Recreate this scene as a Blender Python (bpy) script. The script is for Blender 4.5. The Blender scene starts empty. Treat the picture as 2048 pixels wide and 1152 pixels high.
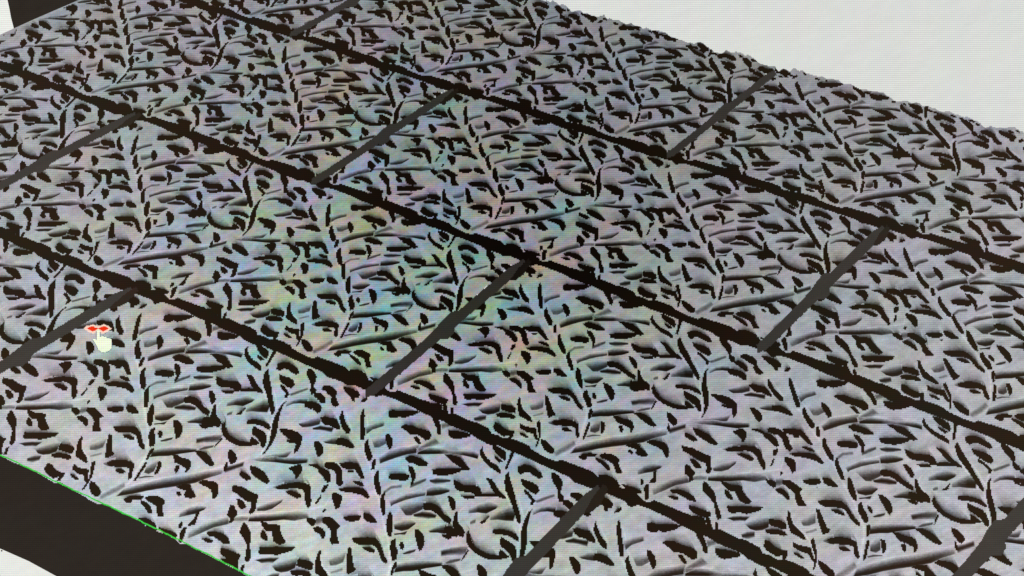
import bpy, bmesh, math
import numpy as np

# The photograph is a close-up of a lit computer monitor.  The monitor is the real
# object; everything it shows (a leaf-patterned block, a mouse pointer) is picture
# content lying on its flat display, built as thin sheets a few hundredths of a
# millimetre apart on the display plane.
K = 0.000125                     # metres per display unit (a display unit = 1/2 screen pixel)
CX, CY, CZ = 1024.0, 576.0, 0.30 # centre of the view, height of that point above the desk
C = bpy.context.scene.collection
SC = bpy.context.scene

# ---------------------------------------------------------------- camera, world, exposure
cam_d = bpy.data.cameras.new('camera'); cam = bpy.data.objects.new('camera', cam_d); C.objects.link(cam)
cam_d.sensor_width = 36.0
DIST = 0.36
cam_d.lens = 36.0 * DIST / (2048 * K)
cam.location = (0, -DIST, CZ); cam.rotation_euler = (math.radians(90), 0, 0)
cam_d.clip_start = 0.01; cam_d.clip_end = 50
SC.camera = cam
w = bpy.data.worlds.new('World'); SC.world = w; w.use_nodes = True
w.node_tree.nodes['Background'].inputs[0].default_value = (0.55, 0.6, 0.7, 1)
w.node_tree.nodes['Background'].inputs[1].default_value = 0.05
SC.view_settings.view_transform = 'Standard'; SC.view_settings.look = 'None'
SC.view_settings.exposure = 0; SC.view_settings.gamma = 1
SC.view_settings.use_curve_mapping = False
# a soft room lamp above and in front of the monitor, it only reaches bezel and stand
ld = bpy.data.lights.new('room_lamp', 'AREA'); ld.energy = 1.2; ld.size = 0.8; ld.color = (1, .95, .88)
lo = bpy.data.objects.new('room_lamp', ld); C.objects.link(lo)
lo.location = (0.5, -0.9, 1.3); lo.rotation_euler = (math.radians(42), 0, math.radians(28))

def s2l(c):
    return tuple(((v/255)/12.92 if v/255 <= .04045 else ((v/255+.055)/1.055)**2.4) for v in c)

# ---------------------------------------------------------------- materials
class NT:
    def __init__(s, name):
        s.m = bpy.data.materials.new(name); s.m.use_nodes = True
        s.t = s.m.node_tree; s.t.nodes.clear()
    def n(s, typ, **kw):
        o = s.t.nodes.new(typ)
        for k, v in kw.items(): setattr(o, k, v)
        return o
    def put(s, sock, v):
        if isinstance(v, bpy.types.NodeSocket): s.t.links.new(v, sock)
        else: sock.default_value = v
    def math(s, op, a, b=None, c=None, clamp=False):
        o = s.n('ShaderNodeMath', operation=op); o.use_clamp = clamp
        s.put(o.inputs[0], a)
        if b is not None: s.put(o.inputs[1], b)
        if c is not None: s.put(o.inputs[2], c)
        return o.outputs[0]
    def vmath(s, op, a, b=None, c=None, scale=None):
        o = s.n('ShaderNodeVectorMath', operation=op)
        s.put(o.inputs[0], a)
        if b is not None: s.put(o.inputs[1], b)
        if c is not None: s.put(o.inputs[2], c)
        if scale is not None: s.put(o.inputs['Scale'], scale)
        return o.outputs[0]
    def mix(s, f, a, b):
        o = s.n('ShaderNodeMix', data_type='RGBA'); o.clamp_factor = True
        s.put(o.inputs[0], f); s.put(o.inputs[6], a); s.put(o.inputs[7], b)
        return o.outputs[2]

def display_coords(N):
    """display units: x to the right, y down, from the shading position on the monitor"""
    g = N.n('ShaderNodeNewGeometry')
    sp = N.n('ShaderNodeSeparateXYZ'); N.put(sp.inputs[0], g.outputs['Position'])
    x = N.math('MULTIPLY_ADD', sp.outputs[0], 1/K, CX)
    y = N.math('MULTIPLY_ADD', sp.outputs[2], -1/K, CY + CZ/K)
    return x, y

def noise(N, x, y, sx, sy, ang, seed, detail=2.0, rough=.5, color=False):
    ca, sa = math.cos(ang), math.sin(ang)
    u = N.math('ADD', N.math('MULTIPLY', x, ca/sx), N.math('MULTIPLY', y, sa/sx))
    v = N.math('ADD', N.math('MULTIPLY', x, -sa/sy), N.math('MULTIPLY', y, ca/sy))
    cb = N.n('ShaderNodeCombineXYZ'); N.put(cb.inputs[0], u); N.put(cb.inputs[1], v); cb.inputs[2].default_value = seed
    o = N.n('ShaderNodeTexNoise', noise_dimensions='3D'); N.put(o.inputs['Vector'], cb.outputs[0])
    o.inputs['Scale'].default_value = 1; o.inputs['Detail'].default_value = detail; o.inputs['Roughness'].default_value = rough
    return o.outputs['Color'] if color else o.outputs['Fac']

def bump2(N, x, y, cx, cy, r):
    dx = N.math('SUBTRACT', x, cx); dy = N.math('SUBTRACT', y, cy)
    d2 = N.math('ADD', N.math('MULTIPLY', dx, dx), N.math('MULTIPLY', dy, dy))
    return N.math('POWER', 2.718, N.math('MULTIPLY', d2, -1.0/(r*r)))

def grid(N, x, y, amp_v, amp_h, pv=4.15, ph=4.05):
    """rows and columns of the LCD, with the slow colour beat of its sub-pixels"""
    wob = noise(N, x, y, 260, 200, .3, 9.1, 1)
    outs = []
    for k in range(3):
        a = N.math('SINE', N.math('ADD', N.math('MULTIPLY', x, 2*math.pi/pv), N.math('MULTIPLY_ADD', wob, 9, 2.1*k)))
        b = N.math('SINE', N.math('ADD', N.math('MULTIPLY', y, 2*math.pi/ph), N.math('MULTIPLY_ADD', wob, 7, 0.5*k)))
        outs.append(N.math('ADD', 1.0, N.math('ADD', N.math('MULTIPLY', a, amp_v), N.math('MULTIPLY', b, amp_h))))
    cb = N.n('ShaderNodeCombineXYZ')
    for i in range(3): N.put(cb.inputs[i], outs[i])
    return cb.outputs[0]

def picture_material(name, light, dark, uses_tone=True, colour_beat=1.0, fixed=None, g=(.12, .12)):
    N = NT(name)
    x, y = display_coords(N)
    # moire of the pixel grid: strong round the middle, faint at the borders
    env = N.math('ADD', N.math('MULTIPLY', bump2(N, x, y, 800, 560, 520), .9), .22)
    c1 = noise(N, x, y, 125, 66, -.45, 1.3, 2.0, .5, True)
    c2 = noise(N, x, y, 34, 16, -.35, 5.7, 2, .6, True)
    c3 = noise(N, x, y, 9, 5, .3, 8.7, 1, .6, True)
    c = N.vmath('ADD', N.vmath('SUBTRACT', c1, (.5, .5, .5)), N.vmath('SCALE', N.vmath('SUBTRACT', c2, (.5, .5, .5)), scale=.7))
    c = N.vmath('ADD', c, N.vmath('SCALE', N.vmath('SUBTRACT', c3, (.5, .5, .5)), scale=.45))
    sx = N.n('ShaderNodeSeparateXYZ'); N.put(sx.inputs[0], c)
    c = N.vmath('ADD', N.vmath('SCALE', (-.55, -.12, .95), scale=sx.outputs[0]),
                N.vmath('SCALE', (-.75, .42, -.25), scale=N.math('ADD', sx.outputs[1], .085)))
    m = N.vmath('ADD', (1, 1, 1), N.vmath('SCALE', c, scale=N.math('MULTIPLY', env, 1.35*colour_beat)))
    streak = N.math('SUBTRACT', noise(N, x, y, 30, 15, -.35, 12.4, 4, .65), .5)
    grain = N.math('SUBTRACT', noise(N, x, y, 3.2, 2.6, 0, 2.2, 1), .5)
    m = N.vmath('SCALE', m, scale=N.math('MULTIPLY_ADD', grain, .4*min(1, colour_beat+.15), 1.0))
    m = N.vmath('SCALE', m, scale=N.math('MULTIPLY_ADD', streak, 1.0*min(1, colour_beat), 1.0))
    # uneven screen brightness painted into the light tone: brighter low down, dimmer above
    up = N.math('MULTIPLY_ADD', N.math('DIVIDE', y, 1152), .34, .80)
    mid = N.math('SUBTRACT', 1.0, N.math('MULTIPLY', bump2(N, x, y, 1150, 260, 750), .33))
    low = N.math('ADD', 1.0, N.math('MULTIPLY', bump2(N, x, y, 420, 1150, 460), .22))
    br = N.math('MULTIPLY', N.math('MULTIPLY', up, mid), low)
    # dark picture tone: black in the middle of the panel, brownish at its borders
    dk = N.math('SUBTRACT', 1.0, N.math('MULTIPLY', bump2(N, x, y, 1050, 480, 700), .86))
    if fixed is None:
        lightc = N.vmath('SCALE', light, scale=br)
    else:
        lightc = N.vmath('SCALE', light, scale=N.math('MULTIPLY_ADD', dk, .6, .4)) if fixed == 2 else light
    if fixed == 3:      # the white page: glare painted into its colour, brighter and warmer to the left
        gl = N.math('MULTIPLY', bump2(N, x, y, 0, 500, 900), .25)
        cb = N.n('ShaderNodeCombineXYZ')
        for i, q in enumerate((1.0, .96, .9)): N.put(cb.inputs[i], N.math('MULTIPLY_ADD', gl, q, 1.0))
        lightc = N.vmath('MULTIPLY', lightc, cb.outputs[0])
    lightc = N.vmath('MULTIPLY', lightc, m)
    darkc = N.vmath('SCALE', dark, scale=dk)
    darkc = N.vmath('MULTIPLY', darkc, N.vmath('ADD', (1, 1, 1), N.vmath('SCALE', c, scale=.8)))
    if uses_tone:
        at = N.n('ShaderNodeAttribute', attribute_name='tone')
        t = N.math('ADD', at.outputs['Fac'], N.math('MULTIPLY', N.math('SUBTRACT', noise(N, x, y, 5, 4, 0, 3.3, 1), .5),
                   N.math('MAXIMUM', N.math('MULTIPLY', at.outputs['Fac'], N.math('MULTIPLY', N.math('SUBTRACT', 1.0, at.outputs['Fac']), 1.6)), 0.0)), clamp=True)
        hi = N.math('MULTIPLY_ADD', N.math('MAXIMUM', N.math('MULTIPLY', at.outputs['Fac'], -1.0), 0.0), .34, 1.0)
        col = N.mix(t, N.vmath('SCALE', lightc, scale=hi), darkc)
    else:
        col = lightc
    col = N.vmath('MULTIPLY', col, grid(N, x, y, *g))
    e = N.n('ShaderNodeEmission'); N.put(e.inputs[0], col); e.inputs[1].default_value = 1
    o = N.n('ShaderNodeOutputMaterial'); N.put(o.inputs[0], e.outputs[0])
    return N.m

LIGHT = s2l((180, 178, 184)); DARK = s2l((47, 34, 24))
m_relief = picture_material('displayed_leaf_relief', LIGHT, DARK)
m_joint = picture_material('displayed_dark_joint', LIGHT, s2l((46, 34, 25)))
m_bar = picture_material('displayed_grey_bar', s2l((70, 66, 62)), s2l((56, 44, 36)), colour_beat=.35, fixed=2)
m_side = picture_material('displayed_block_side', s2l((47, 41, 36)), DARK, uses_tone=False, colour_beat=.35, fixed=1)
m_green = picture_material('displayed_green_edge', s2l((70, 205, 75)), DARK, uses_tone=False, colour_beat=.7, fixed=1)
m_white = picture_material('displayed_white', s2l((217, 219, 215)), DARK, uses_tone=False, colour_beat=.16, fixed=3, g=(.07, .10))
m_red = picture_material('displayed_red', s2l((238, 52, 20)), DARK, uses_tone=False, colour_beat=.2, fixed=1)
m_rim = picture_material('displayed_pale_rim', s2l((252, 214, 196)), DARK, uses_tone=False, colour_beat=.3, fixed=1)
m_outline = picture_material('displayed_blue_outline', s2l((84, 112, 130)), DARK, uses_tone=False, colour_beat=.3, fixed=1)
m_hand = picture_material('displayed_pale_hand', s2l((244, 249, 222)), DARK, uses_tone=False, colour_beat=.3, fixed=1)

def plain(name, col, rough=.45):
    m = bpy.data.materials.new(name); m.use_nodes = True
    b = m.node_tree.nodes['Principled BSDF']; b.inputs['Base Color'].default_value = (*col, 1); b.inputs['Roughness'].default_value = rough
    nz = m.node_tree.nodes.new('ShaderNodeTexNoise'); nz.inputs['Scale'].default_value = 900
    bp = m.node_tree.nodes.new('ShaderNodeBump'); bp.inputs['Strength'].default_value = .08
    m.node_tree.links.new(nz.outputs['Fac'], bp.inputs['Height']); m.node_tree.links.new(bp.outputs[0], b.inputs['Normal'])
    return m
m_plastic = plain('black_plastic', (.012, .012, .013))

# ---------------------------------------------------------------- helpers
def W(x, y, lay):
    return ((x-CX)*K, -lay*1e-5, (CY-y)*K + CZ)

X0, X1, Y0, Y1 = -420.0, 2470.0, -240.0, 1400.0     # the lit display area

class Sheet:
    """collects flat pieces of picture; build() links them as one mesh"""
    def __init__(s): s.v = []; s.f = []; s.t = []
    def poly(s, pts, lay, tone=1.0):
        pts = clean(pts)
        if len(pts) < 3: return
        b = len(s.v); z = lay + len(s.f)*2e-4
        for p in pts: s.v.append(W(p[0], p[1], z)); s.t.append(tone)
        s.f.append(list(range(b, b+len(pts))))
    def grid(s, rows, tones, lay):
        b = len(s.v); n = len(rows[0]); z = lay + len(s.f)*2e-5
        for r, tr in zip(rows, tones):
            for p, t in zip(r, tr): s.v.append(W(p[0], p[1], z)); s.t.append(t)
        for j in range(len(rows)-1):
            for i in range(n-1):
                s.f.append([b+j*n+i, b+j*n+i+1, b+(j+1)*n+i+1, b+(j+1)*n+i])
    def build(s, name, mat, parent=None, label=None):
        me = bpy.data.meshes.new(name); me.from_pydata(s.v, [], s.f)
        a = me.attributes.new('tone', 'FLOAT', 'POINT'); a.data.foreach_set('value', s.t)
        me.materials.append(mat); me.update()
        o = bpy.data.objects.new(name, me); C.objects.link(o)
        if parent: o.parent = parent; o.matrix_parent_inverse = parent.matrix_world.inverted()
        if label: o['label'] = label
        return o

def clean(pts):
    out = []
    for p in pts:
        if out and abs(p[0]-out[-1][0]) < .01 and abs(p[1]-out[-1][1]) < .01: continue
        out.append(p)
        while len(out) >= 3 and abs(out[-1][0]-out[-3][0]) < .01 and abs(out[-1][1]-out[-3][1]) < .01:
            out.pop(); out.pop()
    while len(out) > 1 and abs(out[0][0]-out[-1][0]) < .01 and abs(out[0][1]-out[-1][1]) < .01: out.pop()
    return out

PX = 2.1
def jag(pts, px=PX):
    """stair-step an outline onto the screen's pixel grid"""
    out = []
    n = len(pts)
    for i in range(n):
        a, b = pts[i], pts[(i+1) % n]
        m = max(1, int(math.hypot(b[0]-a[0], b[1]-a[1])/(px*.5)))
        for k in range(m):
            t = k/m
            q = (round((a[0]+(b[0]-a[0])*t)/px)*px, round((a[1]+(b[1]-a[1])*t)/px)*px)
            if out and q[0] != out[-1][0] and q[1] != out[-1][1]: out.append((q[0], out[-1][1]))
            out.append(q)
    return clean(out)

def smooth(pts, closed=True):
    """one Chaikin pass"""
    out = []; n = len(pts)
    for i in range(n):
        a, b = pts[i], pts[(i+1) % n]
        out.append((a[0]*.9+b[0]*.1, a[1]*.9+b[1]*.1)); out.append((a[0]*.1+b[0]*.9, a[1]*.1+b[1]*.9))
    return out

def interp(tab, x):
    xs = [p[0] for p in tab]; ys = [p[1] for p in tab]
    if x <= xs[0]: return ys[0] + (x-xs[0])*(ys[1]-ys[0])/(xs[1]-xs[0])
    if x >= xs[-1]: return ys[-1] + (x-xs[-1])*(ys[-1]-ys[-2])/(xs[-1]-xs[-2])
    return float(np.interp(x, xs, ys))

# outline of the displayed block
TOP = [(-420, 262), (0, 74), (17, 66), (27, 69), (32, 60), (50, 50), (67, 40), (87, 37), (112, 25), (135, 12), (160, 2), (505, -155),
       (1081, -1), (1111, 5), (1134, 15), (1144, 25), (1174, 26), (1196, 35), (1214, 37), (1249, 47), (1286, 58), (1302, 62), (1324, 65), (1354, 78),
       (1374, 88), (1394, 85), (1414, 95), (1434, 105), (1464, 105), (1509, 118), (1519, 128), (1536, 132), (1551, 133), (1553, 150), (1560, 141), (1598, 143),
       (1611, 148), (1656, 159), (1691, 169), (1711, 176), (1741, 182), (1773, 192), (1796, 203), (1816, 203), (1843, 212), (1861, 217), (1881, 224),
       (1916, 229), (1956, 242), (1966, 254), (1993, 257), (2036, 260), (2048, 267), (2470, 400)]
def ragged(tab, x0, amp):
    out = [tab[0]]
    for a, b in zip(tab, tab[1:]):
        if a[0] >= x0:
            n = max(1, int((b[0]-a[0])/6))
            for k in range(1, n):
                t = k/n; q = math.sin(a[0]*12.9898+k*78.233)*43758.5453; q -= math.floor(q)
                out.append((a[0]+(b[0]-a[0])*t, a[1]+(b[1]-a[1])*t-(q-.35)*amp))
        out.append(b)
    return out
TOP = ragged(TOP, 1081, 10)
BOT = [(-420, 705), (0, 909), (25, 924), (62, 937), (78, 947), (112, 967), (120, 964), (155, 984), (182, 1001), (197, 1009), (207, 1006), (275, 1039),
       (295, 1054), (312, 1061), (350, 1077), (362, 1089), (370, 1086), (425, 1114), (475, 1141), (495, 1152), (1000, 1400)]
L = [None]*3
L[0] = [(-420, -260), (350, 2), (512, 47), (612, 78), (800, 135), (937, 178), (1049, 215), (1199, 263), (1311, 298), (1524, 368), (1600, 392), (1748, 439), (1861, 477), (1961, 507), (2046, 532), (2470, 662)]
L[1] = [(-420, -15), (0, 130), (100, 170), (250, 217), (400, 272), (512, 313), (637, 355), (787, 408), (887, 448), (1049, 505), (1249, 583), (1449, 652), (1595, 715), (1811, 790), (1911, 830), (2046, 882), (2470, 1048)]
L[2] = [(-420, 285), (0, 458), (100, 500), (250, 560), (325, 596), (512, 668), (587, 701), (737, 771), (862, 813), (1061, 906), (1199, 969), (1424, 1064), (1640, 1156), (2470, 1500)]
def clampb(p):
    x = min(max(p[0], X0), X1)
    y = min(max(p[1], interp(TOP, x)), interp(BOT, x))
    return (x, min(max(y, Y0), Y1))
def inside(pts):
    n = 0
    for x, y in pts:
        if X0 < x < X1 and Y0 < y < Y1 and interp(TOP, x) < y < interp(BOT, x): n += 1
    return n/len(pts)

# ---------------------------------------------------------------- the repeating leaf pattern
# measured places of four recurring features of the pattern, by column and row
FEAT = {
 1: {(0,0):(525,25),(1,0):(877,142),(2,0):(1254,262),(3,0):(1708,404),(0,1):(215,179),(1,1):(564,307),(2,1):(974,455),(3,1):(1421,620),(4,1):(1977,827),(1,2):(242,528),(2,2):(657,698),(3,2):(1146,901),(4,2):(1708,1149),(2,3):(240,989)},
 2: {(0,0):(367,106),(1,0):(712,220),(2,0):(1113,359),(3,0):(1558,509),(0,1):(39,288),(1,1):(419,427),(2,1):(827,581),(3,1):(1308,768),(4,1):(1865,990),(1,2):(1,648),(2,2):(446,845),(3,2):(937,1060),(1,-1):(1002,67),(2,-1):(1378,170),(3,-1):(1823,306)},
 3: {(1,1):(502,415),(2,1):(912,570),(3,1):(1396,761),(4,1):(1963,982),(1,0):(787,215),(2,0):(1188,350),(3,0):(1638,497),(2,-1):(1446,170),(3,-1):(1898,298),(1,2):(102,633),(2,2):(548,827),(3,2):(1037,1046)},
 4: {(1,2):(297,458),(2,2):(706,617),(3,2):(1179,815),(4,2):(1735,1045),(0,1):(262,131),(1,1):(606,251),(2,1):(1005,391),(3,1):(1444,545),(1,0):(907,97),(2,0):(1280,209),(3,0):(1725,340),(2,3):(306,889),(3,3):(789,1118)}}
HP = [2.97810878e+02, -3.14375658e+02, 5.17600023e+02, 1.01595645e+02, 1.44731678e+02, 2.67088109e+01, -5.61332484e-02, -7.15560465e-02,
      9.08995001e-03, 5.25212254e-01, 1.14880891e-01, 4.02249026e-01, -9.09003388e-02, -2.45561916e-01, 8.82576992e-05, -4.76985234e-01, 1.47583311e-01]
SHIFT = -2.30857168e-02
def hom(u, v):
    ww = 1+HP[6]*u+HP[7]*v+HP[14]*v*v
    return (HP[0]*u+HP[1]*v+HP[2]+HP[15]*v*v)/ww, (HP[3]*u+HP[4]*v+HP[5]+HP[16]*v*v)/ww
OFF = {1: (0, 0), 2: (HP[8], HP[9]), 3: (HP[10], HP[11]), 4: (HP[12], HP[13])}
nodes = []; resid = []
for k, d in FEAT.items():
    for (c, r), (x, y) in d.items():
        st = (r-1) if k in (1, 4) else r
        u = c+OFF[k][0]+SHIFT*(-1)**st; v = r+OFF[k][1]
        hx, hy = hom(u, v); nodes.append((u, v)); resid.append((x-hx, y-hy))
nodes = np.array(nodes); resid = np.array(resid)
SIG = .55
G = np.exp(-((nodes[:, None, :]-nodes[None])**2).sum(2)/(2*SIG**2))
coef = np.linalg.solve(G+.12*np.eye(len(nodes)), resid)
def uv2xy(u, v):
    g = np.exp(-(((nodes-np.array([u, v]))**2).sum(1))/(2*SIG**2)) @ coef
    hx, hy = hom(u, v)
    return hx+g[0], hy+g[1]
def xy2uv(x, y, u=3.0, v=1.5):
    for _ in range(12):
        a = uv2xy(u, v); e = 1e-4
        b = uv2xy(u+e, v); c = uv2xy(u, v+e)
        J = np.array([[(b[0]-a[0])/e, (c[0]-a[0])/e], [(b[1]-a[1])/e, (c[1]-a[1])/e]])
        d = np.linalg.solve(J, np.array([x-a[0], y-a[1]])); u += d[0]; v += d[1]
    return u, v

WIN = {'A': (1040, 560), 'B': (1370, 660), 'C': (1040, 740), 'D': (1370, 840), 'E': (1370, 960), 'G': (1140, 860)}
def P(win, pts):
    ox, oy = WIN[win]
    return [(ox+a/6, oy+b/6) for a, b in pts]
# dark shapes of the pattern, window by window
DK = []
def d(win, *pts): DK.append(P(win, pts))
d('A', (245,30), (255,100), (262,200), (275,260), (275,335), (240,335), (228,280), (220,190), (215,100), (230,45))
d('A', (320,325), (330,390), (365,460), (390,500), (385,545), (350,545), (320,490), (295,430), (290,360))
d('A', (412,535), (438,530), (432,630), (400,635), (400,560))
d('A', (485,640), (490,710), (520,780), (552,850), (545,890), (510,870), (475,810), (450,740), (450,690), (465,655))
d('A', (590,850), (600,930), (625,1000), (645,1085), (615,1085), (580,1010), (560,930), (560,890))
d('C', (690,-30), (715,0), (735,80), (755,170), (752,225), (720,205), (690,150), (672,90), (675,0))
d('C', (800,235), (815,300), (850,360), (860,440), (815,450), (790,390), (760,320), (765,260))
d('C', (865,460), (870,510), (850,540), (840,590), (820,590), (825,520), (840,475))
d('C', (838,625), (830,680), (800,750), (790,790), (765,830), (750,825), (775,750), (800,680), (820,630))
d('A', (520,60), (560,50), (620,65), (700,60), (780,60), (860,72), (800,100), (720,120), (680,130), (640,110), (600,130), (550,125), (520,110))
d('A', (665,215), (700,200), (780,205), (850,235), (920,250), (980,265), (1010,300), (1000,345), (960,355), (930,335), (870,300), (780,290), (740,260))
d('A', (815,320), (850,315), (880,345), (905,390), (880,390), (840,350))
d('A', (515,280), (545,290), (580,330), (595,380), (590,420), (565,440), (545,400), (520,350), (510,310))
d('A', (990,110), (1050,130), (1085,180), (1110,250), (1105,300), (1075,290), (1060,230), (1020,170))
d('A', (1190,255), (1240,265), (1300,270), (1380,285), (1440,300), (1430,320), (1350,335), (1280,345), (1230,330), (1195,300))
d('A', (755,525), (810,505), (870,520), (940,545), (1020,590), (1010,610), (920,605), (860,580), (800,570))
d('A', (800,605), (850,620), (880,660), (905,710), (895,760), (880,800), (865,800), (870,750), (850,700), (820,650))
d('A', (610,690), (680,680), (760,685), (830,700), (830,740), (790,755), (700,740), (640,735), (610,720))
d('A', (1180,500), (1240,505), (1300,520), (1360,535), (1410,580), (1450,620), (1490,655), (1440,665), (1400,640), (1350,610), (1290,580), (1230,530))
d('A', (1075,650), (1130,645), (1200,645), (1300,640), (1420,645), (1390,675), (1320,695), (1240,710), (1160,705), (1090,690))
d('A', (1335,760), (1380,780), (1440,810), (1520,815), (1610,825), (1650,860), (1670,920), (1620,930), (1580,890), (1510,880), (1420,870), (1370,840), (1340,790))
d('A', (1670,905), (1760,900), (1850,910), (1930,930), (1950,955), (1850,930), (1760,930), (1670,930))
d('A', (1440,915), (1500,925), (1600,920), (1600,945), (1530,950), (1490,940))
d('A', (1680,740), (1740,755), (1790,800), (1850,870), (1930,930), (1880,920), (1810,890), (1760,840), (1730,790))
d('A', (1590,420), (1600,480), (1640,530), (1700,580), (1780,620), (1830,670), (1830,700), (1780,670), (1690,620), (1620,560), (1580,510), (1565,460))
d('A', (1690,410), (1740,420), (1800,450), (1850,480), (1865,540), (1855,565), (1800,530), (1750,490), (1710,450))
d('A', (1730,520), (1780,545), (1830,575), (1800,585), (1750,550))
d('A', (1930,450), (1950,470), (1920,560), (1895,650), (1870,650), (1895,560), (1905,480))
d('A', (1920,680), (1935,730), (1980,820), (2030,910), (2060,980), (2120,1090), (2155,1160), (2150,1205), (2125,1185), (2080,1110), (2030,1020), (1980,940), (1920,860), (1895,780), (1890,720))
d('A', (1300,915), (1340,925), (1380,960), (1410,1020), (1400,1060), (1380,1060), (1340,1000))
d('A', (1040,985), (1100,980), (1180,1000), (1240,1040), (1280,1090), (1340,1120), (1385,1155), (1385,1195), (1330,1170), (1260,1120), (1200,1080), (1150,1050), (1080,1050), (1045,1020))
d('C', (1430,-10), (1445,50), (1470,110), (1530,160), (1560,200), (1555,245), (1500,230), (1450,180), (1415,130), (1410,60), (1415,0))
d('C', (1605,175), (1620,230), (1650,280), (1700,340), (1770,380), (1850,415), (1950,430), (2030,445), (2025,465), (1950,468), (1870,462), (1790,435), (1700,390), (1630,330), (1590,270), (1580,215))
d('C', (1705,105), (1750,85), (1790,40), (1800,45), (1765,90), (1775,100), (1740,115))
d('B', (285,455), (255,500), (250,580), (255,660), (275,740), (285,830), (275,920), (250,980), (210,1050), (200,1050), (230,980), (235,900), (225,820), (205,720), (205,640), (220,560), (240,490))
d('B', (-110,660), (-50,655), (0,660), (80,680), (150,710), (190,755), (190,775), (130,745), (60,715), (0,705), (-60,700), (-110,690))
d('B', (-10,730), (60,770), (130,800), (170,840), (195,920), (190,980), (160,965), (120,900), (60,850), (0,810), (-15,770))
d('B', (0,850), (50,880), (120,930), (60,940), (0,900))
d('B', (30,30), (90,10), (150,15), (220,50), (290,90), (320,140), (290,150), (230,120), (170,85), (120,80), (80,105), (40,80))
d('B', (90,150), (140,170), (220,190), (290,230), (315,280), (290,310), (240,290), (170,250), (110,200))
d('B', (140,260), (190,285), (240,330), (290,380), (270,415), (245,410), (250,370), (200,320), (150,285))
d('B', (415,90), (460,100), (510,140), (550,190), (555,250), (545,300), (600,340), (600,380), (560,380), (530,340), (525,280), (490,230), (440,170), (415,120))
d('B', (590,380), (640,370), (700,400), (750,450), (755,490), (720,490), (660,440), (610,410))
d('B', (660,300), (730,290), (800,320), (860,370), (860,420), (900,480), (940,520), (900,535), (850,510), (820,450), (830,420), (770,390), (720,350), (670,330))
d('B', (920,310), (980,320), (1050,345), (1110,370), (1155,410), (1155,445), (1110,445), (1070,440), (1000,390), (950,350))
d('B', (1060,440), (1110,455), (1120,485), (1080,475))
d('B', (510,470), (600,475), (680,500), (735,545), (740,590), (710,600), (650,560), (590,520), (530,505))
d('B', (510,490), (560,520), (630,560), (590,545), (530,520))
d('B', (1000,580), (1030,640), (1080,720), (1130,770), (1170,810), (1180,855), (1140,845), (1080,790), (1030,720), (995,660))
d('B', (1190,500), (1210,460), (1250,445), (1265,470), (1240,490), (1205,495))
d('B', (765,650), (810,650), (880,670), (950,680), (990,720), (1040,780), (1045,800), (980,780), (920,750), (850,740), (790,695))
d('B', (310,775), (370,775), (450,785), (530,815), (600,860), (620,900), (620,970), (610,1030), (585,1050), (570,1010), (570,950), (530,910), (460,880), (390,840), (340,800))
d('B', (440,900), (500,905), (560,940), (520,935), (450,915))
d('B', (780,930), (830,935), (870,965), (920,1020), (925,1070), (900,1100), (870,1090), (840,1040), (800,980))
d('B', (1050,905), (1130,910), (1200,935), (1260,980), (1295,1020), (1250,1020), (1180,995), (1110,975), (1050,965))
d('D', (0,150), (60,180), (120,210), (155,250), (100,255), (40,220), (0,190))
d('C', (1760,505), (1800,520), (1850,560), (1885,610), (1885,640), (1850,670), (1820,650), (1785,600), (1765,550))
d('C', (1780,640), (1795,680), (1800,740), (1780,740), (1768,690))
d('D', (95,95), (150,110), (220,140), (290,180), (340,230), (390,285), (370,305), (310,280), (250,250), (190,210), (130,170))
d('D', (570,140), (640,110), (700,110), (735,150), (735,200), (700,265), (680,250), (670,210), (620,170))
d('D', (790,110), (860,110), (900,115), (950,150), (1010,170), (1070,200), (1110,260), (1125,310), (1100,325), (1060,290), (1010,240), (960,210), (930,160), (860,130))
d('D', (985,100), (1060,95), (1130,110), (1200,165), (1240,220), (1250,280), (1290,350), (1260,370), (1210,340), (1190,290), (1170,230), (1130,180), (1060,165), (1000,140))
d('D', (1165,110), (1280,105), (1390,120), (1440,170), (1490,240), (1535,300), (1500,300), (1460,260), (1400,200), (1380,180), (1300,180), (1210,155))
d('D', (1300,200), (1370,200), (1370,215), (1310,212))
d('D', (1400,320), (1450,320), (1520,345), (1555,385), (1500,370), (1440,345))
d('D', (1250,405), (1340,390), (1450,395), (1550,410), (1610,450), (1670,520), (1640,525), (1560,480), (1470,455), (1380,440), (1300,430))
d('D', (1060,360), (1110,345), (1110,390), (1080,430), (1055,420))
d('D', (1060,460), (1070,480), (1045,550), (1020,560), (1045,500))
d('D', (1200,440), (1250,455), (1310,480), (1330,540), (1325,610), (1290,635), (1270,590), (1230,530), (1200,490))
d('D', (1150,620), (1175,640), (1150,665), (1140,640))
d('D', (480,348), (560,325), (700,310), (820,320), (880,345), (915,390), (920,450), (960,520), (965,590), (950,600), (910,550), (880,490), (860,430), (820,390), (740,365), (620,370), (520,375))
d('D', (620,405), (680,400), (750,420), (815,455), (820,480), (780,485), (730,460), (660,430))
d('D', (-40,305), (0,320), (80,335), (150,370), (230,410), (300,430), (305,520), (315,600), (290,645), (255,630), (260,560), (250,510), (180,490), (100,440), (40,400), (-25,370))
d('D', (60,465), (110,480), (160,520), (200,570), (150,580), (110,550), (80,510))
d('G', (1385,410), (1430,430), (1500,520), (1470,560), (1480,600), (1435,620), (1435,560), (1380,520))
d('D', (225,735), (260,760), (310,820), (355,880), (370,960), (385,1030), (410,1080), (430,1150), (430,1185), (395,1190), (375,1150), (365,1080), (350,1000), (320,960), (260,890), (220,850), (210,800))
d('E', (360,510), (385,500), (395,600), (360,600))
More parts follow.
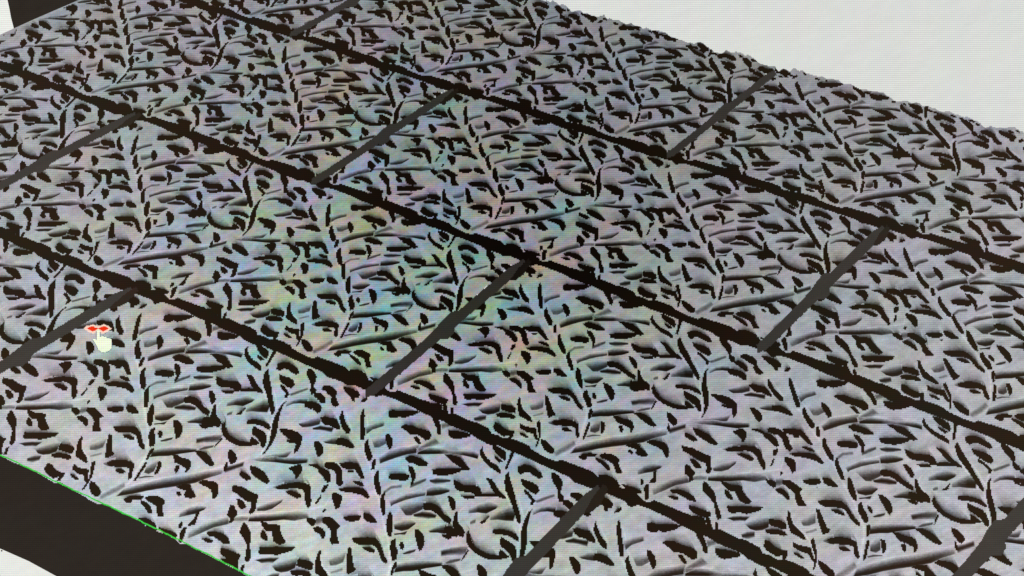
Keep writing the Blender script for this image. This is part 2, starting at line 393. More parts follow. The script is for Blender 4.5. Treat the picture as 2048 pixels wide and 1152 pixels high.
d('D', (430,735), (490,750), (540,780), (620,780), (680,800), (690,850), (730,910), (800,985), (750,1010), (700,990), (650,960), (620,890), (600,850), (540,850), (490,810), (450,770))
d('D', (480,830), (520,860), (560,920), (575,950), (530,945), (490,910), (475,860))
d('D', (970,715), (1030,720), (1085,750), (1090,800), (1060,810), (1020,780), (990,750))
d('D', (1085,830), (1130,820), (1190,845), (1240,890), (1255,960), (1230,950), (1180,900), (1120,870))
d('D', (1170,720), (1250,720), (1310,760), (1360,800), (1410,830), (1370,860), (1390,920), (1420,980), (1460,1025), (1360,1025), (1330,970), (1325,890), (1290,850), (1230,800), (1170,760))
d('D', (1410,725), (1500,715), (1620,715), (1625,760), (1560,780), (1480,770), (1440,755))
d('D', (1650,690), (1710,700), (1770,730), (1840,800), (1780,800), (1710,780), (1660,740))
d('E', (505,310), (600,320), (700,315), (800,325), (940,325), (900,365), (820,385), (740,405), (650,385), (580,395), (520,380))
d('E', (1010,465), (1080,480), (1150,490), (1210,530), (1215,590), (1150,580), (1080,555), (1015,535))
d('E', (960,600), (1040,590), (1120,600), (1190,620), (1225,660), (1190,670), (1120,650), (1040,650), (980,630))
d('E', (1235,370), (1255,380), (1265,450), (1300,540), (1360,600), (1420,660), (1450,720), (1400,700), (1330,660), (1265,620), (1245,540), (1225,470))
d('E', (1575,345), (1610,360), (1640,430), (1680,520), (1700,570), (1740,600), (1730,625), (1660,655), (1640,620), (1620,550), (1590,450))
d('C', (325,225), (400,220), (500,220), (580,230), (640,280), (680,340), (710,400), (755,450), (755,480), (720,460), (680,420), (640,350), (610,310), (560,290), (480,285), (400,280), (350,255))
d('C', (460,315), (530,315), (600,350), (605,370), (550,360), (490,335))
d('C', (380,620), (430,602), (540,595), (640,615), (700,650), (700,720), (710,800), (690,815), (665,770), (665,690), (610,670), (520,665), (420,660))
d('C', (500,700), (560,695), (630,735), (570,740), (510,720))
d('C', (200,625), (235,600), (245,700), (250,780), (225,860), (200,920), (185,930), (210,850), (230,790), (210,680))
d('C', (250,830), (300,850), (350,890), (410,950), (400,1000), (360,1000), (300,960), (260,890))
d('C', (0,640), (40,670), (110,690), (190,700), (195,760), (220,850), (180,820), (160,760), (90,745), (30,710), (0,690))
d('E', (960,720), (1010,740), (1060,790), (1110,820), (1170,850), (1225,850), (1225,900), (1200,960), (1170,950), (1170,900), (1110,920), (1040,880), (980,840), (945,790))
d('E', (1300,870), (1350,885), (1400,915), (1430,935), (1390,935), (1330,900))
d('C', (1000,155), (1040,160), (1090,200), (1120,240), (1135,290), (1125,345), (1100,370), (1080,340), (1050,280), (1015,210))
d('C', (865,275), (895,280), (915,320), (910,350), (885,340), (865,300))
d('C', (1330,130), (1400,140), (1430,170), (1490,220), (1490,240), (1430,235), (1380,210), (1330,200))
d('C', (1310,215), (1370,220), (1430,250), (1400,262), (1340,240))
d('C', (1625,370), (1640,375), (1610,430), (1570,480), (1590,430))
d('C', (1110,545), (1170,555), (1240,590), (1310,600), (1350,630), (1365,690), (1345,740), (1320,755), (1325,700), (1290,680), (1230,650), (1170,630), (1140,580))
d('C', (1190,670), (1230,665), (1235,720), (1220,755), (1195,720))
d('C', (1360,510), (1430,515), (1500,540), (1560,580), (1600,630), (1640,670), (1600,680), (1540,650), (1470,600), (1410,550))
d('C', (970,620), (1010,625), (1020,680), (1005,740), (975,765), (970,740), (975,680))
d('G', (665,185), (740,165), (830,170), (850,210), (900,260), (940,305), (880,320), (820,300), (790,270), (800,230), (740,210))
d('G', (700,240), (730,245), (760,285), (740,290), (705,260))
d('G', (920,140), (970,120), (1050,135), (1120,150), (1165,190), (1190,260), (1180,325), (1150,325), (1130,280), (1100,230), (1040,195), (980,175))
d('G', (100,320), (150,285), (240,280), (330,290), (300,322), (200,320), (200,350), (150,350))
d('G', (350,300), (400,280), (480,285), (550,320), (590,350), (580,400), (600,470), (630,515), (560,520), (540,460), (520,400), (440,360), (380,330))
d('G', (300,330), (370,360), (430,400), (470,450), (480,480), (440,470), (370,400), (320,360))
d('G', (1010,480), (1040,485), (1030,540), (1030,590), (1030,625), (950,630), (970,600), (1000,560))
d('G', (855,585), (880,600), (880,650), (855,655), (845,620))
d('G', (905,660), (940,650), (945,760), (935,830), (905,830), (900,760), (888,700))
d('G', (1200,720), (1280,710), (1360,730), (1430,760), (1480,800), (1515,855), (1450,850), (1380,810), (1310,770), (1230,750))
d('G', (1165,785), (1220,790), (1300,815), (1300,835), (1230,825))
d('G', (340,540), (430,540), (500,570), (560,610), (600,680), (560,700), (450,650), (360,600))
d('G', (610,640), (680,670), (760,690), (850,730), (860,760), (780,760), (700,720))
d('E', (50,305), (120,325), (200,355), (310,395), (300,440), (240,445), (150,420), (80,375), (50,340))
d('E', (80,430), (180,440), (230,460), (250,520), (200,500), (120,460))
d('E', (245,455), (290,450), (310,530), (340,600), (300,600), (265,530))
# highlights along the stems, painted as lighter tone: centre line, half width
RG = []
def ridge(hw, *wp): RG.append(([q for w_, p_ in wp for q in P(w_, [p_])], hw))
ridge(4, ('A', (205,285)), ('A', (275,390)), ('A', (345,545)), ('A', (400,640)), ('A', (440,700)), ('A', (480,840)), ('A', (545,930)), ('A', (610,1080)), ('C', (650,100)), ('C', (720,230)), ('C', (775,400)), ('C', (805,500)), ('C', (790,600)), ('C', (755,700)), ('C', (715,830)), ('C', (640,930)), ('C', (600,1010)))
ridge(3.5, ('A', (1870,700)), ('A', (1930,900)), ('A', (2000,1010)), ('A', (2080,1160)), ('B', (180,620)), ('B', (190,760)), ('B', (205,900)), ('B', (180,1050)), ('B', (60,1110)))
ridge(2.5, ('B', (60,270)), ('B', (130,400)), ('B', (200,540)), ('B', (240,450)), ('B', (290,400)), ('B', (420,330)))
ridge(4, ('C', (640,900)), ('C', (860,850)), ('C', (1100,800)), ('C', (1450,770)), ('C', (1700,705)), ('C', (1960,630)), ('C', (2060,600)))
ridge(3, ('A', (470,480)), ('A', (640,430)), ('A', (850,400)), ('A', (1000,420)), ('A', (1250,430)), ('A', (1560,460)))
ridge(3, ('D', (0,680)), ('D', (200,650)), ('D', (500,640)), ('D', (900,625)), ('D', (1150,590)), ('D', (1200,440)))
ridge(2.5, ('G', (960,700)), ('G', (1180,620)), ('G', (1400,540)))
ridge(2.5, ('A', (1560,990)), ('A', (1470,1060)), ('A', (1450,1130)), ('A', (1500,1200)), ('A', (1590,1260)))
ridge(2.5, ('A', (640,1000)), ('A', (760,920)), ('A', (900,865)), ('A', (1100,825)), ('A', (1290,815)))
ridge(2.5, ('E', (1270,420)), ('E', (1330,560)), ('E', (1430,640)), ('E', (1490,720)), ('E', (1550,860)), ('E', (1600,950)))
ridge(3, ('A', (280,60)), ('A', (300,180)), ('A', (310,280)), ('A', (360,380)))
ridge(2.5, ('B', (1050,580)), ('B', (1100,690)), ('B', (1180,790)), ('B', (1210,860)))
# soft grey strokes: upper edge, lower edge, strength, profile (r = dark lower edge, b = dark middle)
SF = []
def s(win, up, lo, tone, prof='r', mult=None): SF.append((P(win, up), P(win, lo), tone, prof, mult or [1]*len(up)))
s('A', [(380,360), (450,350), (520,340)], [(400,410), (450,410), (520,380)], .5, 'r')
s('A', [(290,230), (380,195), (470,175)], [(300,275), (360,235), (470,205)], .6, 'r')
s('A', [(1110,190), (1160,185), (1220,185)], [(1120,245), (1160,230), (1220,215)], .45, 'b')
s('A', [(480,530), (570,480), (680,455), (780,440), (880,420)], [(490,570), (560,545), (660,515), (760,490), (870,475)], .8, 'r')
s('A', [(880,430), (960,390), (1050,340)], [(900,460), (980,430), (1100,390)], .45, 'b')
s('A', [(890,450), (1000,445), (1120,455), (1260,470), (1400,480), (1500,490), (1555,510)], [(890,490), (1000,490), (1120,490), (1240,490), (1400,510), (1500,530), (1550,545)], .95, 'r', [1, .95, .95, .4, .8, 1, 1])
s('A', [(1070,750), (1140,740), (1220,745), (1295,755)], [(1080,775), (1140,790), (1220,785), (1290,775)], .8, 'b')
s('A', [(870,790), (940,760), (1020,735)], [(870,825), (950,795), (1020,765)], .6, 'b')
s('A', [(580,850), (650,800), (760,790)], [(600,870), (660,830), (760,820)], .4, 'b')
s('A', [(680,965), (740,940), (840,900), (940,890), (1040,880)], [(690,1000), (720,980), (840,940), (940,920), (1040,905)], .65, 'r')
s('A', [(1060,860), (1120,850), (1200,845), (1300,855)], [(1060,905), (1130,905), (1220,895), (1300,875)], .9, 'r')
s('A', [(810,1025), (900,1010), (1040,990)], [(870,1090), (930,1090), (1040,1040)], .7, 'r')
s('A', [(960,1085), (1050,1065), (1130,1075), (1210,1100)], [(970,1110), (1050,1120), (1130,1130), (1200,1130)], .95, 'b')
s('A', [(1570,1060), (1660,1030), (1760,1015), (1865,1030)], [(1570,1090), (1660,1080), (1760,1090), (1850,1055)], .9, 'r', [.5, .9, 1, 1])
s('C', [(1600,95), (1625,80), (1655,75)], [(1605,120), (1630,115), (1655,110)], .5, 'b')
s('C', [(1820,50), (1900,20), (1990,-10), (2080,0)], [(1820,80), (1900,75), (1990,80), (2070,85)], .95, 'r', [.4, .7, 1, 1])
s('B', [(300,490), (370,455), (450,445), (530,450)], [(300,515), (370,485), (450,480), (530,490)], .85, 'r', [.4, .7, 1, 1])
s('B', [(300,370), (380,340), (480,310)], [(320,395), (400,370), (490,335)], .5, 'b')
s('B', [(525,715), (600,710), (680,690), (770,675)], [(530,730), (580,755), (680,750), (770,730)], .75, 'r')
s('B', [(710,770), (790,750), (870,765), (960,775)], [(720,790), (790,795), (860,805), (950,825)], 1, 'b')
s('B', [(900,935), (980,915), (1060,905)], [(920,950), (990,960), (1060,965)], .75, 'r')
s('B', [(230,1080), (330,1070), (430,1060), (530,1040)], [(210,1110), (300,1110), (400,1100), (500,1090)], .65, 'r')
s('D', [(120,30), (240,20), (360,20), (480,40), (600,45), (760,50)], [(200,50), (300,55), (400,65), (500,80), (620,95), (760,85)], 1, 'r', [.4, .6, .9, 1, 1, .9])
s('G', [(60,220), (200,185), (360,150), (520,120), (700,100), (860,70), (1000,40), (1150,20)], [(20,275), (190,250), (350,215), (520,190), (700,170), (880,140), (1000,95), (1150,55)], .85, 'r', [1, 1, 1, 1, 1, 1, .8, .5])
s('C', [(420,980), (560,900), (640,850)], [(440,1030), (580,960), (660,900)], .35, 'b')
s('C', [(1790,700), (1880,680), (1980,650)], [(1800,760), (1880,730), (1980,700)], .8, 'b')
s('G', [(1000,720), (1120,660), (1250,610), (1400,570)], [(1010,770), (1130,720), (1260,660), (1420,625)], .75, 'r', [.5, .8, .9, .8])
s('D', [(280,690), (400,680), (540,680), (700,670), (830,665), (960,675)], [(280,725), (400,730), (540,730), (700,720), (830,735), (980,715)], .95, 'r', [1, 1, 1, .85, .7, .5])
s('G', [(1480,560), (1560,550), (1640,560)], [(1480,600), (1560,600), (1640,600)], .4, 'b')
s('D', [(340,580), (440,550), (540,530), (610,500)], [(350,610), (440,610), (520,590), (600,530)], .7, 'r')
s('D', [(1090,715), (1130,710), (1180,712)], [(1090,790), (1130,790), (1180,770)], .5, 'b')
s('D', [(1580,805), (1660,795), (1760,800)], [(1600,830), (1670,840), (1750,825)], .7, 'b')
s('D', [(440,348), (500,335), (560,322)], [(450,352), (510,372), (570,374)], .7, 'r', [.4, .8, 1])
s('E', [(495,455), (570,440), (660,435), (770,440)], [(520,465), (580,490), (660,485), (720,490)], .95, 'b')
s('E', [(740,540), (830,520), (920,500), (1000,480)], [(780,585), (850,600), (930,590), (1000,560)], .85, 'r')
s('E', [(680,650), (750,625), (830,620)], [(690,690), (760,700), (830,680)], .8, 'b')
s('E', [(1400,500), (1480,470), (1560,430)], [(1420,545), (1490,540), (1560,510)], .5, 'r')
s('E', [(1450,620), (1510,600), (1570,580)], [(1460,640), (1520,630), (1580,610)], .3, 'b')
s('C', [(340,628), (400,605), (450,600)], [(345,640), (400,655), (450,662)], .8, 'r', [.5, .9, 1])
s('C', [(770,110), (860,95), (930,90), (995,95)], [(780,145), (860,160), (930,150), (990,110)], .85, 'r')
s('C', [(785,190), (850,185), (920,170)], [(790,205), (850,200), (900,205)], .9, 'b')
s('C', [(920,380), (980,360), (1050,350)], [(930,395), (990,390), (1040,375)], .8, 'b')
s('C', [(1165,175), (1250,150), (1340,130)], [(1180,190), (1260,190), (1340,200)], .85, 'r')
s('C', [(1340,370), (1440,350), (1540,340), (1620,340)], [(1350,420), (1440,410), (1540,410), (1600,410)], .85, 'b', [1, .85, .75, .6])
s('C', [(1400,485), (1450,460), (1560,450)], [(1420,500), (1470,495), (1550,475)], .6, 'b')
s('C', [(870,510), (960,495), (1060,490), (1200,485), (1360,490)], [(860,560), (960,550), (1060,550), (1200,530), (1360,515)], .95, 'r')
s('C', [(850,690), (900,665), (960,640)], [(845,735), (900,745), (950,720)], .65, 'r')
s('C', [(800,790), (870,775), (960,780)], [(810,805), (870,795), (960,790)], .6, 'b')
s('G', [(820,490), (900,450), (990,435), (1095,435)], [(820,530), (900,510), (990,495), (1080,460)], .85, 'r', [.5, .9, 1, 1])
# dark joint along the lower edge of a row: upper and lower outline over one period
JU = [*P('C', [(430,1105)]), *P('C', [(480,1080)]), *P('G', [(0,405)]), *P('G', [(150,460)]), *P('G', [(250,500)]), *P('G', [(320,560)]), *P('G', [(400,620)]), *P('G', [(600,700)]), *P('G', [(700,720)]), *P('G', [(800,770)]), *P('G', [(860,840)]), *P('G', [(900,870)]), *P('G', [(960,870)]), *P('G', [(1000,845)]), *P('G', [(1100,890)]), *P('G', [(1200,930)]), *P('G', [(1300,975)]), *P('G', [(1430,1020)]), *P('E', [(120,470)]), *P('E', [(230,520)]), *P('E', [(330,600)]), *P('E', [(420,600)]), *P('E', [(520,650)]), *P('E', [(640,710)]), *P('E', [(700,720)]), *P('E', [(800,770)]), *P('E', [(890,820)]), *P('E', [(930,890)]), *P('E', [(1010,910)]), *P('E', [(1100,960)]), *P('E', [(1200,960)]), *P('E', [(1350,1020)]), *P('E', [(1450,1070)]), *P('E', [(1490,1120)]), *P('E', [(1700,1240)])]
JL = [*P('G', [(-60,530)]), *P('G', [(0,560)]), *P('G', [(60,620)]), *P('G', [(160,650)]), *P('G', [(260,690)]), *P('G', [(330,735)]), *P('G', [(440,745)]), *P('G', [(560,800)]), *P('G', [(660,840)]), *P('G', [(700,890)]), *P('G', [(740,920)]), *P('G', [(780,900)]), *P('G', [(830,890)]), *P('G', [(940,930)]), *P('G', [(1050,980)]), *P('G', [(1200,1050)]), *P('G', [(1300,1110)]), *P('G', [(1370,1150)]), *P('E', [(100,600)]), *P('E', [(180,640)]), *P('E', [(270,670)]), *P('E', [(400,750)]), *P('E', [(480,785)]), *P('E', [(600,830)]), *P('E', [(680,870)]), *P('E', [(750,930)]), *P('E', [(830,970)]), *P('E', [(880,1000)]), *P('E', [(990,1045)]), *P('E', [(1050,1030)]), *P('E', [(1150,1090)]), *P('E', [(1280,1140)]), *P('E', [(1480,1230)]), *P('E', [(1760,1360)])]

def grow(pts, a):
    """push a closed outline outwards by a display units"""
    n = len(pts); ar = sum(pts[i][0]*pts[(i+1) % n][1]-pts[(i+1) % n][0]*pts[i][1] for i in range(n))
    sg = 1 if ar > 0 else -1; out = []
    for i in range(n):
        p, q, t = pts[i-1], pts[i], pts[(i+1) % n]
        dx, dy = t[0]-p[0], t[1]-p[1]; l = math.hypot(dx, dy) or 1
        out.append((q[0]+sg*dy/l*a, q[1]-sg*dx/l*a))
    return out
def to_uv(pts): return [xy2uv(x, y) for x, y in pts]
DKUV = [to_uv(smooth(grow(p, .5))) for p in DK]
SFUV = [(to_uv(a), to_uv(b), t, pr, mu) for a, b, t, pr, mu in SF]
SHO = SHIFT*(-1)**1
RGUV = []
for c_, hw in RG:
    n = len(c_); a_ = []; b_ = []
    for i in range(n):
        p, q = c_[max(0, i-1)], c_[min(n-1, i+1)]; dx, dy = q[0]-p[0], q[1]-p[1]; l = math.hypot(dx, dy) or 1
        a_.append((c_[i][0]-dy/l*hw, c_[i][1]+dx/l*hw)); b_.append((c_[i][0]+dy/l*hw, c_[i][1]-dx/l*hw))
    RGUV.append((to_uv(a_), to_uv(c_), to_uv(b_)))
def place(uvs, du, dv):
    sh = SHIFT*(-1)**(1+dv) - SHO
    return [uv2xy(u+du+sh, v+dv) for u, v in uvs]

# short bars between the bricks: top point, bottom point, width, row
BARS = [((830, -66), (590, 66), 14, -1), ((1550, 143), (1342, 308), 17, -1), ((2470, 400), (2200, 600), 24, -1),
        ((908, 180), (634, 360), 18, 0), ((1768, 455), (1525, 693), 26, 0), ((150, -45), (-130, 90), 14, 0),
        ((272, 228), (-92, 421), 19, 1), ((1050, 522), (744, 782), 25, 1), ((2142, 915), (1843, 1240), 38, 1),
        ((264, 578), (-162, 834), 25, 2), ((1200, 975), (862, 1329), 33, 2)]
def brick_of(x, y, row):
    """how many bars of this row lie to the left of the point"""
    n = 0
    for (tx, ty), (bx, by), w_, r in BARS:
        if r != row: continue
        xx = tx + (y-ty)*(bx-tx)/(by-ty)
        if x > xx: n += 1
    return n

# ---------------------------------------------------------------- the monitor
mon = bpy.data.objects.new('computer_monitor', None); C.objects.link(mon)
mon.location = (0, .03, 0)
mon['label'] = 'lit white computer screen with visible pixel grid filling the whole picture behind the leaf block'
mon['category'] = 'monitor'
bpy.context.view_layer.update()
sh = Sheet(); sh.grid([[(X0, Y0), (X1, Y0)], [(X0, Y1), (X1, Y1)]], [[0, 0], [0, 0]], 0)
sh.build('display', m_white, mon)
def box_mesh(name, boxes, mat, parent, bev=.0015):
    bm = bmesh.new()
    for (a, b) in boxes:
        r = bmesh.ops.create_cube(bm, size=1)
        for v in r['verts']:
            v.co = [(a[i]+b[i])/2 + v.co[i]*(b[i]-a[i]) for i in range(3)]
    bmesh.ops.bevel(bm, geom=bm.edges[:], offset=bev, segments=2, affect='EDGES')
    me = bpy.data.meshes.new(name); bm.to_mesh(me); bm.free(); me.materials.append(mat)
    o = bpy.data.objects.new(name, me); C.objects.link(o); o.parent = parent
    o.matrix_parent_inverse = parent.matrix_world.inverted(); return o
a = W(X0, Y1, 0); b = W(X1, Y0, 0); bz = .011
box_mesh('bezel', [((a[0]-bz, -.002, a[2]-bz), (a[0], .012, b[2]+bz)), ((b[0], -.002, a[2]-bz), (b[0]+bz, .012, b[2]+bz)),
                   ((a[0], -.002, a[2]-bz), (b[0], .012, a[2])), ((a[0], -.002, b[2]), (b[0], .012, b[2]+bz))], m_plastic, mon)
box_mesh('back_shell', [((a[0]-bz*.8, .0125, a[2]-bz*.8), (b[0]+bz*.8, .035, b[2]+bz*.8))], m_plastic, mon, .004)
box_mesh('stand', [((-.03, .036, .012), (.03, .05, .26)), ((-.11, -.03, 0), (.11, .11, .011))], m_plastic, mon, .003)

# ---------------------------------------------------------------- the block shown on it
blk = bpy.data.objects.new('leaf_relief_block', None); C.objects.link(blk)
blk.location = W(1000, 1152, 0)
blk['label'] = 'pale grey block with carved leaves and curling stems, crossed by dark joints, on the screen'
blk['category'] = 'relief block'
bpy.context.view_layer.update()

# sides
sd = Sheet()
low = [(-420, 898), (0, 1096), (57, 1121), (112, 1152), (650, 1400)]
edge = [(x, interp(BOT, x)-3) for x in range(-420, 1001, 20)]
sd.poly(edge + [(1000, 1400)] + [(650, 1400)] + jag([(112, 1152), (57, 1122), (0, 1097)])[:0] + [(112, 1152), (57, 1122), (0, 1097), (-420, 898)], 2, 0)
sd.poly([(2, 1100), (5, 1100), (5, 1103), (2, 1103)], 2, 0)
sd.build('side_face', m_side, blk, 'dark brown front side of the block below the green edge line')
sd = Sheet()
sd.poly([(11, -30), (15, 0), (19, 18), (22, 35), (26, 50), (29, 62)] + [(x, interp(TOP, x)+9) for x in range(33, 470, 6)] + [(505, -150), (470, -180), (200, -200), (0, -120)], 2, 0)
sd.build('side_face', m_side, blk, 'dark brown far end of the block at the upper left corner')

# panels
def line_pts(row, xa, xb):
    if row == -1: tab = [(p[0], p[1]) for p in TOP if p[0] >= 505]
    elif row == 3: tab = BOT
    else: tab = L[row]
    n = max(2, int(abs(xb-xa)/6)); out = []
    for i in range(n+1):
        x = xa+(xb-xa)*i/n; out.append((x, interp(tab, x)))
    return out
panels = {}
for row in range(-1, 3):
    bs = sorted([b_ for b_ in BARS if b_[3] == row], key=lambda q: q[0][0])
    k = len(bs)
    for i in range(k+1):
        # brick between bar i-1 and bar i
        tl = bs[i-1][0] if i > 0 else (-1100, 0)
        bl = bs[i-1][1] if i > 0 else (-1500, 0)
        tr = bs[i][0] if i < k else (3000, 0)
        br_ = bs[i][1] if i < k else (3000, 0)
        up = line_pts(row, tl[0], tr[0]); lo_ = line_pts(row+1, bl[0], br_[0])
        pl = up + lo_[::-1]
        pl = [clampb(p) for p in pl]
        sh = Sheet(); sh.poly(jag(pl), 4, 0.0)
        if sh.f: panels[(row, i)] = sh

us = [p[0] for q in DKUV for p in q]
for dv in range(-2, 2):
    row = 1+dv
    for du in range(-7, 5):
        for uvs in DKUV:
            pts = place(uvs, du, dv)
            cx = sum(p[0] for p in pts)/len(pts); cy = sum(p[1] for p in pts)/len(pts)
            if not (X0-60 < cx < X1+60 and Y0-60 < cy < Y1+60) or inside(pts) < .35: continue
            rr = row
            key = (rr, brick_of(cx, cy, rr))
            if key not in panels: continue
            extra = {-2: .95, -1: .7, 0: .35, 1: .25}[dv] + (.35 if cx < 700 else 0)
            pts = grow(pts, extra)
            panels[key].poly(jag([clampb(p) for p in pts]), 7, 1.0)
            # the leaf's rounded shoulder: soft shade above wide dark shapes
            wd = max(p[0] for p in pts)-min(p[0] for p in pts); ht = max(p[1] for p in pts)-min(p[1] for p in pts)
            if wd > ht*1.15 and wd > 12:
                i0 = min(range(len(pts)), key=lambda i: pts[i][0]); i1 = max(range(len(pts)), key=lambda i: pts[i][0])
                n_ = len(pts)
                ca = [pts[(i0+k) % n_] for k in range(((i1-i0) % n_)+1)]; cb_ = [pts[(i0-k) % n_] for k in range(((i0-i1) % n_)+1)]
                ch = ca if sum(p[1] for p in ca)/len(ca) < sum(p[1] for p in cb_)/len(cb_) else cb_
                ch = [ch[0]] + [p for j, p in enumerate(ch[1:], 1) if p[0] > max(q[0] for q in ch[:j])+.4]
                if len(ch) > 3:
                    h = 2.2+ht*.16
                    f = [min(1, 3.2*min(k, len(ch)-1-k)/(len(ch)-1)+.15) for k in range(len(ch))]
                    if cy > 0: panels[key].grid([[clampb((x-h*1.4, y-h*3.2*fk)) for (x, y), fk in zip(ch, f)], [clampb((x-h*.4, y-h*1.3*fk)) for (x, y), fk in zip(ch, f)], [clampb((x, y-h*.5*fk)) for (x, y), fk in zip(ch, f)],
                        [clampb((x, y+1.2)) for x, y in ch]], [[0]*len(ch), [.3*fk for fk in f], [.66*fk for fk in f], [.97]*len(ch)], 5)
        for ra, rc, rb in RGUV:
            q3 = [place(z, du, dv) for z in (ra, rc, rb)]
            if inside(q3[1]) < .5: continue
            cx = sum(p[0] for p in q3[1])/len(q3[1]); cy = sum(p[1] for p in q3[1])/len(q3[1])
            key = (row, brick_of(cx, cy, row))
            if key not in panels: continue
            n = len(rc); e_ = [0]+[1]*(n-2)+[0] if n > 2 else [1]*n
            panels[key].grid([[clampb(p) for p in z] for z in q3], [[0]*n, [-.75*k for k in e_], [0]*n], 4.5)
        for ua, ub, t, pr, mu in SFUV:
            pa = place(ua, du, dv); pb = place(ub, du, dv)
            if inside(pa+pb) < .5: continue
            cx = sum(p[0] for p in pa)/len(pa); cy = sum(p[1] for p in pa)/len(pa)
            key = (row, brick_of(cx, cy, row))
            if key not in panels: continue
            # refine along the stroke, fade the ends
            n = len(pa)
            rows = []; tones = []
            prof = {'r': [0, .35, .75, 1, 1, .7, 0], 'b': [0, .6, .95, 1, .95, .55, 0]}[pr]
            ext = [-.55, -.15, .25, .6, .95, 1.1, 1.17] if pr == 'r' else [-.2, .1, .35, .5, .7, .95, 1.2]
            xs = [-.18/(n-1)] + [i/(n-1) for i in range(n)] + [1+.18/(n-1)]
            mm = [0] + list(mu) + [0]
            def at(tab, q):
                q = q*(n-1); i = min(max(int(q), 0), n-2); f = q-i
                return (tab[i][0]+(tab[i+1][0]-tab[i][0])*f, tab[i][1]+(tab[i+1][1]-tab[i][1])*f)
            for e_, pv in zip(ext, prof):
                rw = []; tn = []
                for q, mq in zip(xs, mm):
                    A_ = at(pa, q); B_ = at(pb, q)
                    rw.append(clampb((A_[0]+(B_[0]-A_[0])*e_, A_[1]+(B_[1]-A_[1])*e_))); tn.append(1-(1-min(.97, pv*t*mq*1.05))**2.3)
                rows.append(rw); tones.append(tn)
            panels[key].grid(rows, tones, 5)
# small dark specks along the ragged far edge
k = 0; x = 1090.0
while x < 2460:
    q = math.sin(k*12.9898)*43758.5453; q -= math.floor(q)
    y = interp(TOP, x)+3+3*q; wd = 6+9*q; key = (-1, brick_of(x, y, -1))
    if key in panels:
        panels[key].poly(jag([(x, y), (x+wd*.5, y+.5), (x+wd, y+wd*.32), (x+wd*.9, y+wd*.32+3), (x+wd*.35, y+5), (x+1, y+3)]), 7, 1.0)
    x += 13+16*(1-q); k += 1
for key, sh in sorted(panels.items()):
    if len(sh.f) > 3: sh.build('leaf_panel', m_relief, blk)

# dark joints along the rows
JUV_U = to_uv(JU); JUV_L = to_uv(JL)
for ln in range(3):
    dv = ln-2
    up = []; lo_ = []
    for du in range(-7, 5):
        up += place(JUV_U, du, dv); lo_ += place(JUV_L, du, dv)
    up = [p for p in up if X0-80 < p[0] < X1+80]; lo_ = [p for p in lo_ if X0-80 < p[0] < X1+80]
    up = [(x+.8, y-1.6) for x, y in up if y > interp(TOP, x)-6]; lo_ = [(x-.8, y+1.9) for x, y in lo_ if y > interp(TOP, x)-6]
    pts = [clampb(p) for p in up+lo_[::-1]]
    sh = Sheet(); sh.poly(jag(pts), 9, 1.0); sh.build('dark_joint', m_joint, blk)

# short bars (outline in fractions of the way down and of the width)
BAR = [(0, -.25), (.07, -.5), (.30, -.52), (.41, -.5), (.445, -.92), (.50, -.85), (.56, -.62), (.68, -.5), (.85, -.5), (.95, -.5), (1.02, -.5), (1.05, .1),
       (1.0, .45), (.93, .5), (.80, .5), (.70, .5), (.63, .48), (.57, .5), (.545, .95), (.50, .9), (.48, .5), (.45, .48), (.35, .5), (.10, .5), (.0, .35)]
for (tx, ty), (bx, by), w0, row in BARS:
    ln = math.hypot(bx-tx, by-ty); dx, dy = (bx-tx)/ln, (by-ty)/ln
    nx, ny = -dy, dx            # across the bar
    pts = []
    w_ = w0*.8
    for q, t in BAR: pts.append((tx+(bx-tx)*q + -nx*t*w_, ty+(by-ty)*q + -ny*t*w_))
    if inside(pts) < .15: continue
    sh = Sheet(); sh.poly(jag([clampb(p) for p in pts]), 12, .12)
    cap = [(-.02, .0), (-.02, .5), (.05, .95), (.10, .8), (.12, .45), (.05, .1)]
    cp = [(tx+(bx-tx)*q - nx*t*w_, ty+(by-ty)*q - ny*t*w_) for q, t in cap]
    if inside(cp) > .9: sh.poly(jag(cp), 13, .9)
    sh.build('cross_bar', m_bar, blk)

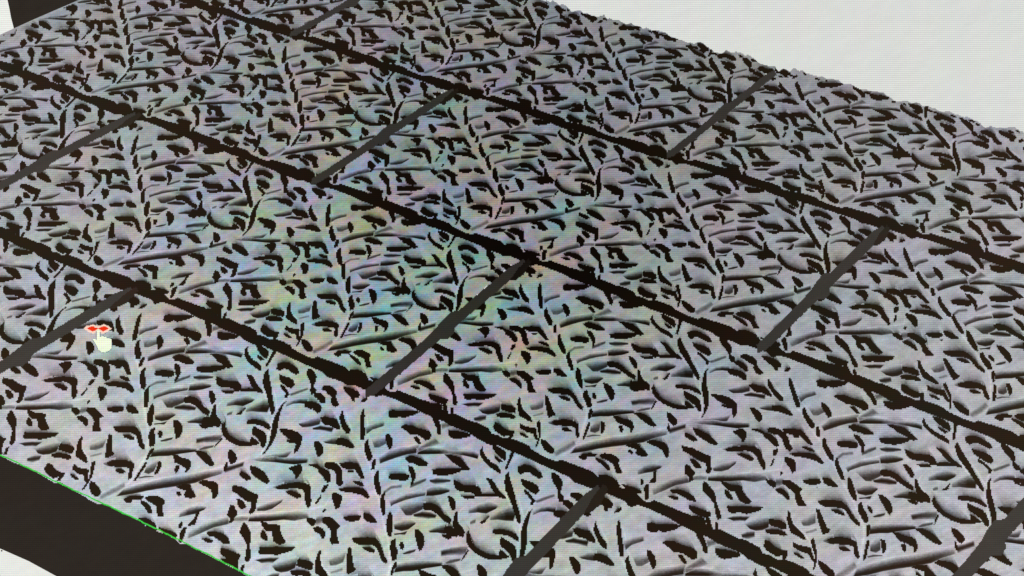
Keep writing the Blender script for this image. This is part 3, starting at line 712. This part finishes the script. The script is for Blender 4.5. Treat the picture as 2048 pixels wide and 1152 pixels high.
# green selected edge
gr = Sheet()
g0 = [(-420, 703), (0, 909), (62, 938), (110, 962), (192, 1000), (275, 1039), (365, 1083), (425, 1113), (495, 1149), (1000, 1399)]
up = []; lo_ = []
for i in range(len(g0)-1):
    (xa, ya), (xb, yb) = g0[i], g0[i+1]
    n = max(1, int((xb-xa)/4))
    for k in range(n):
        t = k/n; x = xa+(xb-xa)*t; y = ya+(yb-ya)*t
        q = math.sin(x*.31)*.5+math.sin(x*.13+1)*.6
        up.append((x+.5, y-1.3+q*.7)); lo_.append((x-.5, y+1.0+q*.9))
gr.poly(jag(up+lo_[::-1], 1.3), 14, 0)
gr.build('edge_line', m_green, blk, 'thin bright green line along the lower left edge of the block')

# ---------------------------------------------------------------- the mouse pointer
cur = bpy.data.objects.new('hand_pointer', None); C.objects.link(cur)
cur.location = W(198, 700, 16)
cur['label'] = 'pale hand shaped mouse pointer under a red double arrow at the left of the screen'
cur['category'] = 'mouse pointer'
bpy.context.view_layer.update()
def PC(*pts): return [(100+a/8, 580+b/8) for a, b in pts]
sh = Sheet()
sh.poly(jag(PC((545, 610), (580, 575), (630, 565), (690, 550), (735, 572), (800, 572), (860, 548), (925, 572), (988, 615), (940, 660), (865, 700), (815, 690), (800, 650), (745, 650), (735, 685), (690, 702), (625, 672), (580, 645)), 1.6), 18, 0)
rim = sh.build('arrow_rim', m_rim, cur)
sh = Sheet()
sh.poly(jag(PC((592, 610), (640, 588), (690, 578), (725, 600), (782, 612), (800, 600), (862, 578), (905, 590), (950, 613), (905, 640), (862, 664), (838, 655), (815, 636), (782, 622), (750, 632), (725, 650), (690, 662), (640, 640)), 1.3), 20, 0)
sh.build('double_arrow', m_red, cur)
HAND = PC((752, 640), (765, 628), (795, 635), (802, 660), (806, 745), (860, 735), (870, 748), (900, 752), (910, 765), (950, 768), (985, 790), (988, 925), (960, 968), (900, 992), (840, 998), (780, 955), (740, 875), (700, 810), (685, 785), (705, 772), (750, 800), (752, 700))
sh = Sheet(); sh.poly(jag(grow(HAND, 1.0), 1.3), 17, 0); sh.build('hand_outline', m_outline, cur)
sh = Sheet(); sh.poly(jag(HAND, 1.3), 19, 0); sh.build('hand', m_hand, cur)
